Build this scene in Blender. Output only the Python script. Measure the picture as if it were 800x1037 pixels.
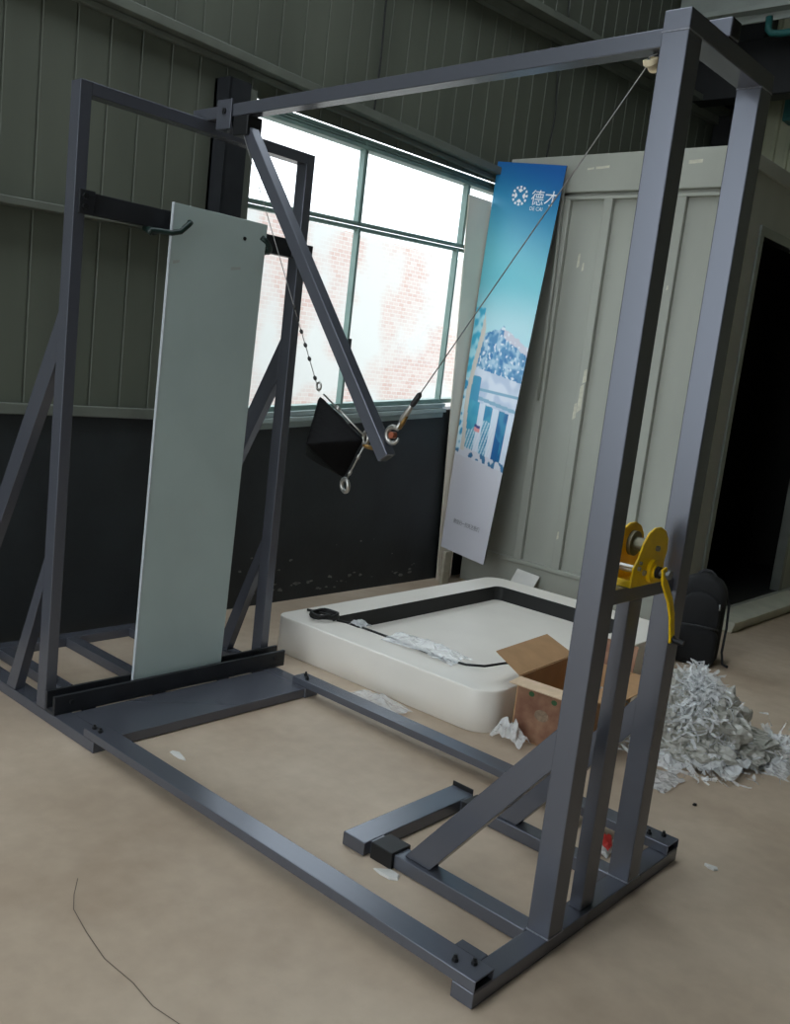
import bpy, bmesh, math, random
from mathutils import Vector, Matrix, noise
random.seed(7)
D = bpy.data
for o in list(D.objects): D.objects.remove(o)
scene = bpy.context.scene
COL = scene.collection

# ------------------------------------------------------------------ camera
cam_d = D.cameras.new('camera'); cam_d.sensor_fit = 'VERTICAL'; cam_d.sensor_height = 24
cam_d.lens = 942.26 / 1037 * 24; cam_d.clip_start = 0.05; cam_d.clip_end = 200
cam = D.objects.new('camera', cam_d); COL.objects.link(cam); scene.camera = cam
yaw, pitch, roll = 0.712614, -0.159415, 0.116541
fw = Vector((-math.sin(yaw)*math.cos(pitch), math.cos(yaw)*math.cos(pitch), math.sin(pitch)))
rt = Vector((math.cos(yaw), math.sin(yaw), 0)); up = rt.cross(fw)
r2 = math.cos(roll)*rt + math.sin(roll)*up; u2 = -math.sin(roll)*rt + math.cos(roll)*up
cam.matrix_world = Matrix(((r2.x, u2.x, -fw.x, 1.11), (r2.y, u2.y, -fw.y, -1.7907), (r2.z, u2.z, -fw.z, 1.5526), (0, 0, 0, 1)))

# ------------------------------------------------------------------ sky, daylight, exposure
world = D.worlds.new('sky'); scene.world = world; world.use_nodes = True
wn = world.node_tree.nodes; bgn = wn['Background']
bgn.inputs[0].default_value = (0.86, 0.94, 1.0, 1); bgn.inputs[1].default_value = 1.0
scene.view_settings.view_transform = 'Standard'; scene.view_settings.look = 'None'
scene.view_settings.gamma = 1; scene.view_settings.use_curve_mapping = False
scene.view_settings.exposure = 1.84

# ------------------------------------------------------------------ materials
def lin(c):
    return tuple(((x/255)/12.92 if x/255 <= .04045 else ((x/255+.055)/1.055)**2.4) for x in c)
def mat(name, rgb, rough=.6, metal=0., var=.0, scale=8., bump=0., bscale=60., spec=.5, rgb2=None, stretch=(1, 1, 1), rvar=0.):
    m = D.materials.new(name); m.use_nodes = True
    nt = m.node_tree; b = nt.nodes['Principled BSDF']
    c = lin(rgb)
    b.inputs['Base Color'].default_value = (*c, 1); b.inputs['Roughness'].default_value = rough
    b.inputs['Metallic'].default_value = metal; b.inputs['Specular IOR Level'].default_value = spec
    tc = nt.nodes.new('ShaderNodeTexCoord')
    if var or rgb2 or rvar:
        mp = nt.nodes.new('ShaderNodeMapping'); mp.inputs['Scale'].default_value = stretch
        nt.links.new(tc.outputs['Object'], mp.inputs[0])
        n = nt.nodes.new('ShaderNodeTexNoise'); n.inputs['Scale'].default_value = scale; n.inputs['Detail'].default_value = 6
        nt.links.new(mp.outputs[0], n.inputs['Vector'])
        cr = nt.nodes.new('ShaderNodeValToRGB'); cr.color_ramp.elements[0].position = .3; cr.color_ramp.elements[1].position = .7
        lo = tuple(x*(1-var) for x in c); hi = tuple(min(1, x*(1+var)) for x in c) if rgb2 is None else lin(rgb2)
        cr.color_ramp.elements[0].color = (*lo, 1); cr.color_ramp.elements[1].color = (*hi, 1)
        nt.links.new(n.outputs['Fac'], cr.inputs[0]); nt.links.new(cr.outputs[0], b.inputs['Base Color'])
        if rvar:
            mr = nt.nodes.new('ShaderNodeMapRange'); mr.inputs[3].default_value = max(.05, rough-rvar); mr.inputs[4].default_value = rough+rvar
            nt.links.new(n.outputs['Fac'], mr.inputs[0]); nt.links.new(mr.outputs[0], b.inputs['Roughness'])
    if bump:
        n2 = nt.nodes.new('ShaderNodeTexNoise'); n2.inputs['Scale'].default_value = bscale; n2.inputs['Detail'].default_value = 5
        nt.links.new(tc.outputs['Object'], n2.inputs['Vector'])
        bp = nt.nodes.new('ShaderNodeBump'); bp.inputs['Strength'].default_value = bump; bp.inputs['Distance'].default_value = .01
        nt.links.new(n2.outputs['Fac'], bp.inputs['Height']); nt.links.new(bp.outputs[0], b.inputs['Normal'])
    return m

STEEL = mat('grey_blue_steel_paint', (100, 103, 112), .27, .5)
DSTEEL = mat('dark_steel', (40, 42, 46), .5, .3, .2, 10)
BLACKST = mat('black_steel', (22, 23, 25), .5, .2, .2, 10)
BOLT = mat('zinc_bolt', (150, 152, 150), .35, .9, .2, 40)
CHROME = mat('bright_steel', (176, 174, 168), .32, .8, .1, 40)
GREENCL = mat('dark_green_clamp', (16, 38, 34), .45, .1, .2, 20)
YELLOW = mat('yellow_enamel', (250, 206, 14), .35, 0, .08, 25)
GLASSP = mat('frosted_pale_panel', (178, 194, 191), .32, 0, .05, 3, spec=.4)
WALLM = mat('grey_green_wall_sheet', (86, 90, 79), .55, 0, .12, 3, rvar=.06, stretch=(1, 1, .25))
GIRT = mat('wall_girt_paint', (98, 102, 93), .5, 0, .12, 6)
WAIN = mat('black_lower_wall', (32, 36, 38), .6, 0, .25, 4, .15, 30)
WINF = mat('green_window_frame', (112, 136, 129), .45, 0, .12, 10)
CONT = mat('grey_beige_container_paint', (158, 160, 150), .5, 0, .07, 3, .04, 60, stretch=(1, 1, .35))
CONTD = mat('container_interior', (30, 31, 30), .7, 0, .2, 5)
TAPE = mat('cream_tape_residue', (196, 194, 176), .7, 0, .15, 40)
TRAYW = mat('white_fibreglass', (232, 226, 216), .3, 0, .04, 3, spec=.5)
RUBBER = mat('black_rubber', (20, 21, 20), .6, 0, .2, 20)
CARD = mat('cardboard', (176, 138, 98), .8, 0, .1, 10, .1, 80)
CARDP = mat('printed_cardboard', (128, 80, 60), .75, 0, .3, 13, rgb2=(150, 114, 88))
CARDLIT = mat('cardboard_lit_flap', (205, 180, 150), .8, 0, .1, 20)  # lighter copy of the cardboard: front flap's lit tone put into colour
PRG = mat('green_print', (52, 86, 52), .8); PRW = mat('pale_print', (132, 112, 92), .8, 0, .3, 60)
LEATH = mat('black_leather', (5, 5, 6), .5, 0, .3, 20, .3, 60, spec=.1)
ROPE = mat('steel_cable', (150, 148, 145), .45, .6, .1, 60)
ROPED = mat('dark_cord', (38, 38, 38), .7, 0, .2, 60)
BRASS = mat('worn_brass', (140, 110, 62), .45, .7, .2, 60)
COPPER = mat('copper_red', (150, 84, 58), .5, .3, .2, 60)
IVORY = mat('ivory_nylon', (226, 212, 180), .45, 0, .08, 40)
FABRIC = mat('black_backpack_fabric', (11, 12, 14), .8, 0, .25, 60, .35, 300)
FABR2 = mat('black_backpack_webbing', (34, 35, 38), .7, 0, .2, 80, .3, 400)
BOARDM = mat('beige_board', (228, 219, 203), .7, 0, .05, 3)
PAPER = mat('white_paper', (214, 212, 206), .8, 0, .05, 20)
RED = mat('red_print', (186, 52, 44), .6, 0, .1, 30)
WHITEPR = mat('white_print', (236, 240, 244), .6)
GREYPR = mat('grey_print', (86, 86, 92), .6)
TEAL = mat('teal_paint', (34, 92, 90), .5, 0, .15, 12)
CRANE = mat('pale_crane_beam', (150, 156, 150), .5, 0, .1, 4)
CONC_EXT = mat('pale_yard_concrete', (190, 186, 178), .9, 0, .1, 2)

# film: crumpled clear plastic
def film_mat(name, rgb, alpha):
    m = D.materials.new(name); m.use_nodes = True; nt = m.node_tree
    b = nt.nodes['Principled BSDF']; b.inputs['Base Color'].default_value = (*lin(rgb), 1)
    b.inputs['Roughness'].default_value = .22; b.inputs['Alpha'].default_value = alpha; b.inputs['Specular IOR Level'].default_value = .8
    tc = nt.nodes.new('ShaderNodeTexCoord'); v = nt.nodes.new('ShaderNodeTexVoronoi'); v.inputs['Scale'].default_value = 34
    nt.links.new(tc.outputs['Object'], v.inputs['Vector'])
    bp = nt.nodes.new('ShaderNodeBump'); bp.inputs['Strength'].default_value = .7; bp.inputs['Distance'].default_value = .02
    nt.links.new(v.outputs['Distance'], bp.inputs['Height']); nt.links.new(bp.outputs[0], b.inputs['Normal'])
    return m
FILM = film_mat('clear_crumpled_film', (242, 244, 244), .5)
FILMW = film_mat('milky_crumpled_film', (244, 246, 246), .55)
FILMG = film_mat('grey_inner_film', (186, 184, 174), .85)  # greyer, denser film for the core of the heap

def pane_mat():
    m = D.materials.new('window_glass'); m.use_nodes = True; nt = m.node_tree
    for n in list(nt.nodes): nt.nodes.remove(n)
    out = nt.nodes.new('ShaderNodeOutputMaterial'); mix = nt.nodes.new('ShaderNodeMixShader')
    tr = nt.nodes.new('ShaderNodeBsdfTransparent'); gl = nt.nodes.new('ShaderNodeBsdfGlossy'); gl.inputs['Roughness'].default_value = .03
    tr.inputs[0].default_value = (.93, .95, .95, 1)
    mix.inputs[0].default_value = .06
    nt.links.new(tr.outputs[0], mix.inputs[1]); nt.links.new(gl.outputs[0], mix.inputs[2]); nt.links.new(mix.outputs[0], out.inputs[0])
    return m
PANE = pane_mat()

def floor_mat():
    m = D.materials.new('dusty_concrete'); m.use_nodes = True; nt = m.node_tree; b = nt.nodes['Principled BSDF']
    tc = nt.nodes.new('ShaderNodeTexCoord')
    n1 = nt.nodes.new('ShaderNodeTexNoise'); n1.inputs['Scale'].default_value = 1.3; n1.inputs['Detail'].default_value = 8
    n2 = nt.nodes.new('ShaderNodeTexNoise'); n2.inputs['Scale'].default_value = 14; n2.inputs['Detail'].default_value = 8
    for n in (n1, n2): nt.links.new(tc.outputs['Object'], n.inputs['Vector'])
    c1 = nt.nodes.new('ShaderNodeValToRGB'); c1.color_ramp.elements[0].position = .35; c1.color_ramp.elements[1].position = .68
    c1.color_ramp.elements[0].color = (*lin((172, 153, 132)), 1); c1.color_ramp.elements[1].color = (*lin((198, 181, 160)), 1)
    c2 = nt.nodes.new('ShaderNodeValToRGB'); c2.color_ramp.elements[0].position = .3; c2.color_ramp.elements[1].position = .75
    c2.color_ramp.elements[0].color = (.86, .855, .85, 1); c2.color_ramp.elements[1].color = (1, 1, 1, 1)
    mx = nt.nodes.new('ShaderNodeMixRGB'); mx.blend_type = 'MULTIPLY'; mx.inputs[0].default_value = .8
    nt.links.new(n1.outputs[0], c1.inputs[0]); nt.links.new(n2.outputs[0], c2.inputs[0])
    nt.links.new(c1.outputs[0], mx.inputs[1]); nt.links.new(c2.outputs[0], mx.inputs[2]); nt.links.new(mx.outputs[0], b.inputs['Base Color'])
    b.inputs['Roughness'].default_value = .55; b.inputs['Specular IOR Level'].default_value = .35
    bp = nt.nodes.new('ShaderNodeBump'); bp.inputs['Strength'].default_value = .08; bp.inputs['Distance'].default_value = .01
    nt.links.new(n2.outputs[0], bp.inputs['Height']); nt.links.new(bp.outputs[0], b.inputs['Normal'])
    return m
FLOORM = floor_mat()

def brick_mat():
    m = D.materials.new('pale_brick'); m.use_nodes = True; nt = m.node_tree; b = nt.nodes['Principled BSDF']
    tc = nt.nodes.new('ShaderNodeTexCoord'); mp = nt.nodes.new('ShaderNodeMapping'); mp.inputs['Rotation'].default_value = (0, math.pi/2, math.pi/2)
    br = nt.nodes.new('ShaderNodeTexBrick'); br.inputs['Scale'].default_value = 4.0
    br.inputs['Color1'].default_value = (*lin((180, 154, 146)), 1); br.inputs['Color2'].default_value = (*lin((188, 172, 166)), 1); br.inputs['Mortar'].default_value = (*lin((190, 188, 184)), 1)
    sep = nt.nodes.new('ShaderNodeSeparateXYZ'); cmb = nt.nodes.new('ShaderNodeCombineXYZ')
    nt.links.new(tc.outputs['Object'], sep.inputs[0]); nt.links.new(sep.outputs[1], cmb.inputs[0]); nt.links.new(sep.outputs[2], cmb.inputs[1])
    nt.links.new(cmb.outputs[0], br.inputs['Vector'])
    n = nt.nodes.new('ShaderNodeTexNoise'); n.inputs['Scale'].default_value = 1.1; nt.links.new(tc.outputs['Object'], n.inputs['Vector'])
    mx = nt.nodes.new('ShaderNodeMixRGB'); mx.inputs[2].default_value = (*lin((188, 187, 184)), 1)
    cr = nt.nodes.new('ShaderNodeValToRGB'); cr.color_ramp.elements[0].position = .42; cr.color_ramp.elements[1].position = .6
    nt.links.new(n.outputs[0], cr.inputs[0]); nt.links.new(cr.outputs[0], mx.inputs[0]); nt.links.new(br.outputs[0], mx.inputs[1]); nt.links.new(mx.outputs[0], b.inputs['Base Color'])
    b.inputs['Roughness'].default_value = .9
    return m
BRICK = brick_mat()

# ------------------------------------------------------------------ helpers
def BM(): return bmesh.new()
def quad(bm, pts): bm.faces.new([bm.verts.new(p) for p in pts])
def box(bm, x0, x1, y0, y1, z0, z1):
    v = [bm.verts.new((x, y, z)) for x in (x0, x1) for y in (y0, y1) for z in (z0, z1)]
    for f in ((0, 1, 3, 2), (4, 6, 7, 5), (0, 4, 5, 1), (2, 3, 7, 6), (0, 2, 6, 4), (1, 5, 7, 3)): bm.faces.new([v[i] for i in f])
def hexa(bm, p):   # 8 points: bottom 4 (ccw) then top 4
    v = [bm.verts.new(q) for q in p]
    for f in ((3, 2, 1, 0), (4, 5, 6, 7), (0, 1, 5, 4), (1, 2, 6, 5), (2, 3, 7, 6), (3, 0, 4, 7)): bm.faces.new([v[i] for i in f])
def prism(bm, poly, axis, a, b):   # polygon in the other two axes, extruded along axis from a to b
    def P(p, t): return {'x': (t, p[0], p[1]), 'y': (p[0], t, p[1]), 'z': (p[0], p[1], t)}[axis]
    A = [bm.verts.new(P(p, a)) for p in poly]; B = [bm.verts.new(P(p, b)) for p in poly]
    n = len(poly)
    bm.faces.new(A); bm.faces.new(B[::-1])
    for i in range(n): bm.faces.new((A[i], B[i], B[(i+1) % n], A[(i+1) % n]))
def frame_at(d):
    d = d.normalized(); a = Vector((0, 0, 1)) if abs(d.z) < .9 else Vector((0, 1, 0))
    s = d.cross(a).normalized(); return s, s.cross(d)
def bar(bm, p, q, w, h, side=None):
    p, q = Vector(p), Vector(q); d = (q-p).normalized()
    s = Vector(side).normalized() if side else frame_at(d)[0]; t = d.cross(s).normalized()
    c = [(-w/2, -h/2), (w/2, -h/2), (w/2, h/2), (-w/2, h/2)]
    hexa(bm, [p+s*a+t*b for a, b in c]+[q+s*a+t*b for a, b in c])
def tube(bm, pts, r, n=8, closed=False):
    pts = [Vector(p) for p in pts]; rings = []
    m = len(pts); prev = None
    for i, p in enumerate(pts):
        d = (pts[(i+1) % m]-pts[i-1]) if closed else (pts[min(i+1, m-1)]-pts[max(i-1, 0)])
        d.normalize()
        if prev is None: s, t = frame_at(d)
        else:
            s = prev - d*prev.dot(d)
            s = s.normalized() if s.length > 1e-6 else frame_at(d)[0]
            t = s.cross(d)*-1 if False else d.cross(s)
        prev = s
        t = d.cross(s)
        rr = r[i] if isinstance(r, (list, tuple)) else r
        rings.append([bm.verts.new(p+(s*math.cos(2*math.pi*k/n)+t*math.sin(2*math.pi*k/n))*rr) for k in range(n)])
    for i in range(m if closed else m-1):
        A, B = rings[i], rings[(i+1) % m]
        for k in range(n): bm.faces.new((A[k], A[(k+1) % n], B[(k+1) % n], B[k]))
    if not closed: bm.faces.new(rings[0][::-1]); bm.faces.new(rings[-1])
def ring(bm, c, nrm, R, r, n=20, k=8):
    c = Vector(c); s, t = frame_at(Vector(nrm))
    tube(bm, [c+(s*math.cos(2*math.pi*i/n)+t*math.sin(2*math.pi*i/n))*R for i in range(n)], r, k, True)
def hexbolt(bm, c, r, h):   # head standing up, shank inside
    c = Vector(c)
    prism(bm, [(c.x+r*math.cos(i*math.pi/3), c.y+r*math.sin(i*math.pi/3)) for i in range(6)], 'z', c.z, c.z+h)
    tube(bm, [c+Vector((0, 0, h)), c+Vector((0, 0, h*2.0))], r*.5, 8)
def empty(name, loc):
    o = D.objects.new(name, None); COL.objects.link(o); o.location = loc; o.empty_display_size = .1
    return o
def tag(o, label=None, cat=None, group=None, kind=None):
    if label: o['label'] = label
    if cat: o['category'] = cat
    if group: o['group'] = group
    if kind: o['kind'] = kind
    return o
def origin(p):
    v = Vector((0, 0, 0))
    while p is not None: v += p.location; p = p.parent
    return v
def obj(name, bm, m, parent=None, loc=None, bevel=0., smooth=False, auto=None, segs=2):
    bmesh.ops.recalc_face_normals(bm, faces=bm.faces[:])
    o0 = origin(parent) + (Vector(loc) if loc is not None and parent is None else Vector((0, 0, 0)))
    if parent is not None:                # local origin at the part's own centre
        c = Vector((0, 0, 0))
        for v in bm.verts: c += v.co
        c /= max(1, len(bm.verts)); off = c - origin(parent); o0 = c
    else: off = o0
    bmesh.ops.translate(bm, verts=bm.verts[:], vec=-o0)
    me = D.meshes.new(name); bm.to_mesh(me); bm.free()
    for mm in (m if isinstance(m, (list, tuple)) else [m]): me.materials.append(mm)
    o = D.objects.new(name, me); COL.objects.link(o)
    o.location = off
    if parent is not None: o.parent = parent
    if smooth:
        for p in me.polygons: p.use_smooth = True
    if bevel:
        bv = o.modifiers.new('bevel', 'BEVEL'); bv.width = bevel; bv.segments = segs; bv.limit_method = 'ANGLE'; bv.angle_limit = .6
    return o
def islands(name, bm, m, parent, **k):      # every loose piece becomes a part of its own
    bm.verts.index_update(); seen = set(); first = None; src = bm.copy(); src.verts.ensure_lookup_table(); bm.free()
    for v in src.verts:
        if v.index in seen: continue
        st, comp = [v], {v.index}
        while st:
            w = st.pop()
            for e in w.link_edges:
                x = e.other_vert(w)
                if x.index not in comp: comp.add(x.index); st.append(x)
        seen |= comp
        nb = BM(); mp = {i: nb.verts.new(src.verts[i].co) for i in sorted(comp)}
        for f in src.faces:
            if f.verts[0].index in comp: nb.faces.new([mp[w.index] for w in f.verts])
        obj(name, nb, m, parent, **k)
    src.free()
def struct(name, bm, m, **k): return tag(obj(name, bm, m, **k), kind='structure')
def bx(name, m, parent, x0, x1, y0, y1, z0, z1, bevel=.003, **k):
    b = BM(); box(b, x0, x1, y0, y1, z0, z1); return obj(name, b, m, parent, bevel=bevel, **k)
def tubular(bm, x0, x1, y0, y1, z0, z1, axis, t=.004, depth=.25):
    # rectangular hollow section: outer walls with real open ends
    if axis == 'x':
        c = lambda x, i: [(x, y0+i, z0+i), (x, y1-i, z0+i), (x, y1-i, z1-i), (x, y0+i, z1-i)]; e = (x0, x1)
    elif axis == 'y':
        c = lambda y, i: [(x0+i, y, z0+i), (x1-i, y, z0+i), (x1-i, y, z1-i), (x0+i, y, z1-i)]; e = (y0, y1)
    O = [[bm.verts.new(p) for p in c(q, 0)] for q in e]; I = [[bm.verts.new(p) for p in c(q, t)] for q in e]
    for k in range(4):
        j = (k+1) % 4
        bm.faces.new((O[0][k], O[0][j], O[1][j], O[1][k])); bm.faces.new((I[0][k], I[1][k], I[1][j], I[0][j]))
        for s in (0, 1): bm.faces.new((O[s][k], I[s][k], I[s][j], O[s][j]))

# ------------------------------------------------------------------ room shell
XW = -3.085; YN = 7.3; YS = -4.6; XE = 6.0; ZC = 6.0
b = BM(); quad(b, [(XW-.2, YS, 0), (XE, YS, 0), (XE, YN, 0), (XW-.2, YN, 0)]); struct('floor', b, FLOORM)
b = BM(); box(b, -14, 20, YS-14, YS, -.12, -.02); box(b, -14, XW-.2, YS, 16, -.12, -.02); tag(obj('yard_ground', b, CONC_EXT), kind='structure')

def corr(bm, y0, y1, zf0, zf1, x=XW, pitch=.168, d=.012):   # ribbed sheet facing +x
    ys = []; n = int(round((y1-y0)/pitch)); 
    k0 = math.floor(y0/pitch)
    prof = []
    y = k0*pitch
    while y < y1+pitch:
        prof += [(y, 0), (y+pitch*.90, 0), (y+pitch*.925, -d*.55), (y+pitch*.96, -d*.55), (y+pitch*.985, 0)]; y += pitch
    prof = [(yy, dd) for yy, dd in prof if y0 < yy < y1]
    prof = [(y0, 0)]+prof+[(y1, 0)]
    A = [bm.verts.new((x+dd, yy, zf0(yy))) for yy, dd in prof]; B = [bm.verts.new((x+dd, yy, zf1(yy))) for yy, dd in prof]
    for i in range(len(prof)-1): bm.faces.new((A[i], A[i+1], B[i+1], B[i]))
ZSILL = lambda y: 1.164+.0767*(y-1.632)
ZTOP = lambda y: 2.850+.012*(y-1.443)
WY0, WY1 = 1.44, 4.6
b = BM()
corr(b, YS, WY0, lambda y: 1.12, lambda y: ZC)
corr(b, WY0, WY1, ZTOP, lambda y: ZC)
corr(b, WY1, YN, lambda y: 1.12, lambda y: ZC)
struct('wall_left', b, WALLM)
b = BM()
for y0, y1, h0, h1 in ((YS, WY0, 1.11, 1.11), (WY0, WY1, ZSILL(WY0)-.05, ZSILL(WY1)-.05), (WY1, YN, 1.12, 1.12)):
    hexa(b, [(XW-.12, y0, 0), (XW+.02, y0, 0), (XW+.02, y1, 0), (XW-.12, y1, 0), (XW-.12, y0, h0), (XW+.02, y0, h0), (XW+.02, y1, h1), (XW-.12, y1, h1)])
struct('wall_left_lower', b, WAIN)
# flaked patches of old paint low on the black wall
b = BM()
random.seed(3)
for i in range(46):
    y = random.uniform(1.7, 3.4); z = random.choice([random.uniform(.03, .14), random.uniform(.03, .14), random.uniform(.05, .4)]); s = random.uniform(.004, .022)
    pts = [(XW+.0225, y+s*random.uniform(.6, 1.6)*math.cos(a), z+s*random.uniform(.15, .8)*math.sin(a)) for a in (0, 1.1, 2.2, 3.3, 4.4, 5.4)]
    quad(b, pts)
struct('wall_left_scuffs', b, mat('flaked_grey', (104, 106, 102), .9, 0, .3, 40))
# girts (C purlins) on the wall
def girt(name, y0, z0, y1, z1, h, d, m=GIRT):
    b = BM(); hexa(b, [(XW+.005, y0, z0-h), (XW+d, y0, z0-h), (XW+d, y1, z1-h), (XW+.005, y1, z1-h), (XW+.005, y0, z0), (XW+d, y0, z0), (XW+d, y1, z1), (XW+.005, y1, z1)])
    return struct(name, b, m, bevel=.004)
girt('trim_1', -4, 3.16, 5.2, 2.93, .048, .09); girt('trim_2', -4, 3.11, 5.2, 2.88, .03, .035)
girt('trim_3', -4, 1.94, 1.30, 2.10, .035, .10)
girt('trim_4', YS, 1.155, WY0, 1.165, .05, .055)
girt('trim_5', -4, 3.70, YN, 4.25, .05, .16); girt('trim_6', -4, 3.645, YN, 4.195, .07, .06)
# I column by the window
b = BM(); box(b, XW+.01, XW+.13, 1.26, 1.275, 0, 2.87); box(b, XW+.01, XW+.03, 1.26, 1.42, 0, 2.87); box(b, XW+.11, XW+.13, 1.27, 1.40, 0, 2.87)
struct('wall_left_column', b, DSTEEL)
b = BM(); box(b, XW+.005, XW+.09, 1.405, 1.475, 1.12, 2.86); struct('trim_7', b, GIRT)
# window: outer frame, bars, panes and the ledge below
def slab(b, ya, za, yb, zb, h, x0, x1):   # a bar along y, za/zb its lower edge
    hexa(b, [(x0, ya, za), (x1, ya, za), (x1, yb, zb), (x0, yb, zb), (x0, ya, za+h), (x1, ya, za+h), (x1, yb, zb+h), (x0, yb, zb+h)])
ZBAR = lambda y: 2.325+.036*(y-1.5)
win = empty('window_1', (XW, 2.5, 1.2)); tag(win, kind='structure')
b = BM()
for dz, h in ((0.0, .022), (.028, .012), (.045, .02)): slab(b, WY0, ZTOP(WY0)-.075+dz, WY1, ZTOP(WY1)-.075+dz, h, XW-.05, XW+.03-dz*.3)
slab(b, WY0, ZSILL(WY0), WY1, ZSILL(WY1), .03, XW-.05, XW+.02)
slab(b, WY0, ZBAR(WY0)-.012, WY1, ZBAR(WY1)-.012, .02, XW-.03, XW+.022); slab(b, WY0, ZBAR(WY0)-.042, WY1, ZBAR(WY1)-.042, .022, XW-.03, XW+.015)
for y, w in ((1.46, .03), (4.57, .04)): hexa(b, [(XW-.05, y, ZSILL(y)), (XW+.03, y, ZSILL(y)), (XW+.03, y+w, ZSILL(y)), (XW-.05, y+w, ZSILL(y)), (XW-.05, y, ZTOP(y)), (XW+.03, y, ZTOP(y)), (XW+.03, y+w, ZTOP(y)), (XW-.05, y+w, ZTOP(y))])
tag(obj('window_frame', b, WINF, win, bevel=.003), kind='structure')
def mull(y, z0, z1, w=.018):
    b = BM()
    box(b, XW-.02, XW+.025, y-w*1.5, y-w*.5, z0, z1); box(b, XW-.025, XW+.012, y-w*.2, y+w*.9, z0, z1)
    tag(obj('mullion', b, WINF, win, bevel=.002), kind='structure')
for y in (2.405, 3.43): mull(y, ZBAR(y), ZTOP(y)-.03)
for y in (2.412, 3.39): mull(y, ZSILL(y)+.02, ZBAR(y)-.03, .014)
b = BM(); box(b, XW+.015, XW+.035, 2.40, 2.425, 1.56, 1.66); tag(obj('window_latch', b, BLACKST, win, bevel=.003), kind='structure')
ys = [1.48, 2.405, 3.41, 4.57]
for i in range(3):
    for z0, z1 in ((lambda y: ZSILL(y)+.02, lambda y: ZBAR(y)-.03), (lambda y: ZBAR(y), lambda y: ZTOP(y)-.06)):
        b = BM(); a, c = ys[i], ys[i+1]
        quad(b, [(XW-.005, a, z0(a)), (XW-.005, c, z0(c)), (XW-.005, c, z1(c)), (XW-.005, a, z1(a))])
        tag(obj('window_pane', b, PANE, win), kind='structure')
b = BM()
WS = 3.42
slab(b, WY0, ZSILL(WY0)-.03, WS, ZSILL(WS)-.03, .03, XW-.08, XW+.045); slab(b, WY0, ZSILL(WY0)-.062, WS, ZSILL(WS)-.062, .028, XW, XW+.06)
slab(b, WY0, ZSILL(WY0)-.10, WS, ZSILL(WS)-.10, .034, XW, XW+.035)
tag(obj('window_sill', b, mat('sill_grey_green', (152, 165, 163), .5, 0, .1, 8), win, bevel=.003), kind='structure')
# window guard: fine upright wires outside
b = BM()
y = 1.5
while y < 4.5: tube(b, [(XW-.10, y, ZBAR(y)+.01), (XW-.10, y, ZTOP(y)-.03)], .0012, 4); y += .05
for k in range(1, 9): tube(b, [(XW-.10, 1.48, 2.36+k*.055), (XW-.10, 4.55, 2.42+k*.055)], .0009, 4)
tag(obj('window_guard', b, mat('galvanised_wire', (176, 180, 182), .5, .2), win), kind='structure')

# north wall, east wall, south wall with an open gateway, roof
def corr_x(bm, x0, x1, z0, z1, y, d=-.02, pitch=.2):
    prof = [(x0, 0)]; x = x0
    while x < x1-pitch: prof += [(x+pitch*.5, 0), (x+pitch*.58, d), (x+pitch*.8, d), (x+pitch*.88, 0)]; x += pitch
    prof.append((x1, 0))
    A = [bm.verts.new((xx, y+dd, z0)) for xx, dd in prof]; B = [bm.verts.new((xx, y+dd, z1)) for xx, dd in prof]
    for i in range(len(prof)-1): bm.faces.new((A[i], A[i+1], B[i+1], B[i]))
b = BM(); corr_x(b, XW-.1, XE, 0, ZC, YN, pitch=.13); struct('wall_back', b, mat('olive_wall_sheet', (176, 178, 150), .55, 0, .1, 3))
b = BM(); box(b, XE, XE+.1, YS, YN, 0, ZC); struct('wall_right', b, WAIN)
b = BM(); box(b, XW-.1, -2.9, YS-.1, YS, 0, ZC); box(b, 1.3, XE, YS-.1, YS, 0, ZC); box(b, -2.9, 1.3, YS-.1, YS, 4.3, ZC); struct('wall_front', b, WALLM)
b = BM()
for x0, x1, y0, y1 in ((-.4, XE+.1, YS-.1, YN+.1), (XW-.2, -.4, 3.6, YN+.1), (XW-.2, -2.5, YS-.1, 3.6)): box(b, x0, x1, y0, y1, ZC, ZC+.1)   # unseen roof opening, added and placed to give top light
struct('ceiling', b, mat('dark_roof_sheet', (78, 82, 78), .6, 0, .1, 2))
b = BM(); box(b, -3.07, -2.72, 7.0, 7.26, 0, ZC); struct('wall_back_black_box', b, BLACKST)  # plain black upright box in the far corner
# overhead crane beam and its fittings
b = BM(); box(b, XW+.02, XE-.02, 6.0, 6.02, 4.60, 4.95); box(b, XW+.02, XE-.02, 5.9, 6.12, 4.66, 4.70); box(b, XW+.02, XE-.02, 5.9, 6.12, 4.94, 4.97)
cr = obj('crane_beam', b, CRANE, loc=(XW, 6, 4.6), bevel=.003); tag(cr, 'pale grey steel crane beam high above the container roof', 'beam')
b = BM(); box(b, XW+.02, -1.6, 6.4, 6.6, 4.15, 4.62); struct('trim_8', b, BLACKST, bevel=.01)
b = BM(); tube(b, [(-2.26, 5.98, 4.62), (-2.25, 5.98, 4.52), (-2.22, 5.98, 4.49), (-2.15, 5.98, 4.48), (-1.9, 5.98, 4.48), (-1.2, 5.98, 4.48), (-1.14, 5.98, 4.52), (-1.14, 5.98, 4.62)], .028, 10)
tag(obj('pipe_hanger', b, TEAL, loc=(-2.2, 5.98, 4.5), smooth=True), 'teal steel hanger bent under the pale crane beam', 'hanger')
b = BM(); box(b, -2.46, -2.1, 7.08, 7.26, 4.12, 4.45)
t = obj('wall_box', b, TEAL, loc=(-2.3, 7.2, 4.1), bevel=.01); tag(t, 'teal box fixed high on the olive back wall at the right edge', 'box')
b = BM(); box(b, -2.44, -2.12, 7.07, 7.085, 4.15, 4.42); obj('cover', b, TEAL, t, bevel=.004)

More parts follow.
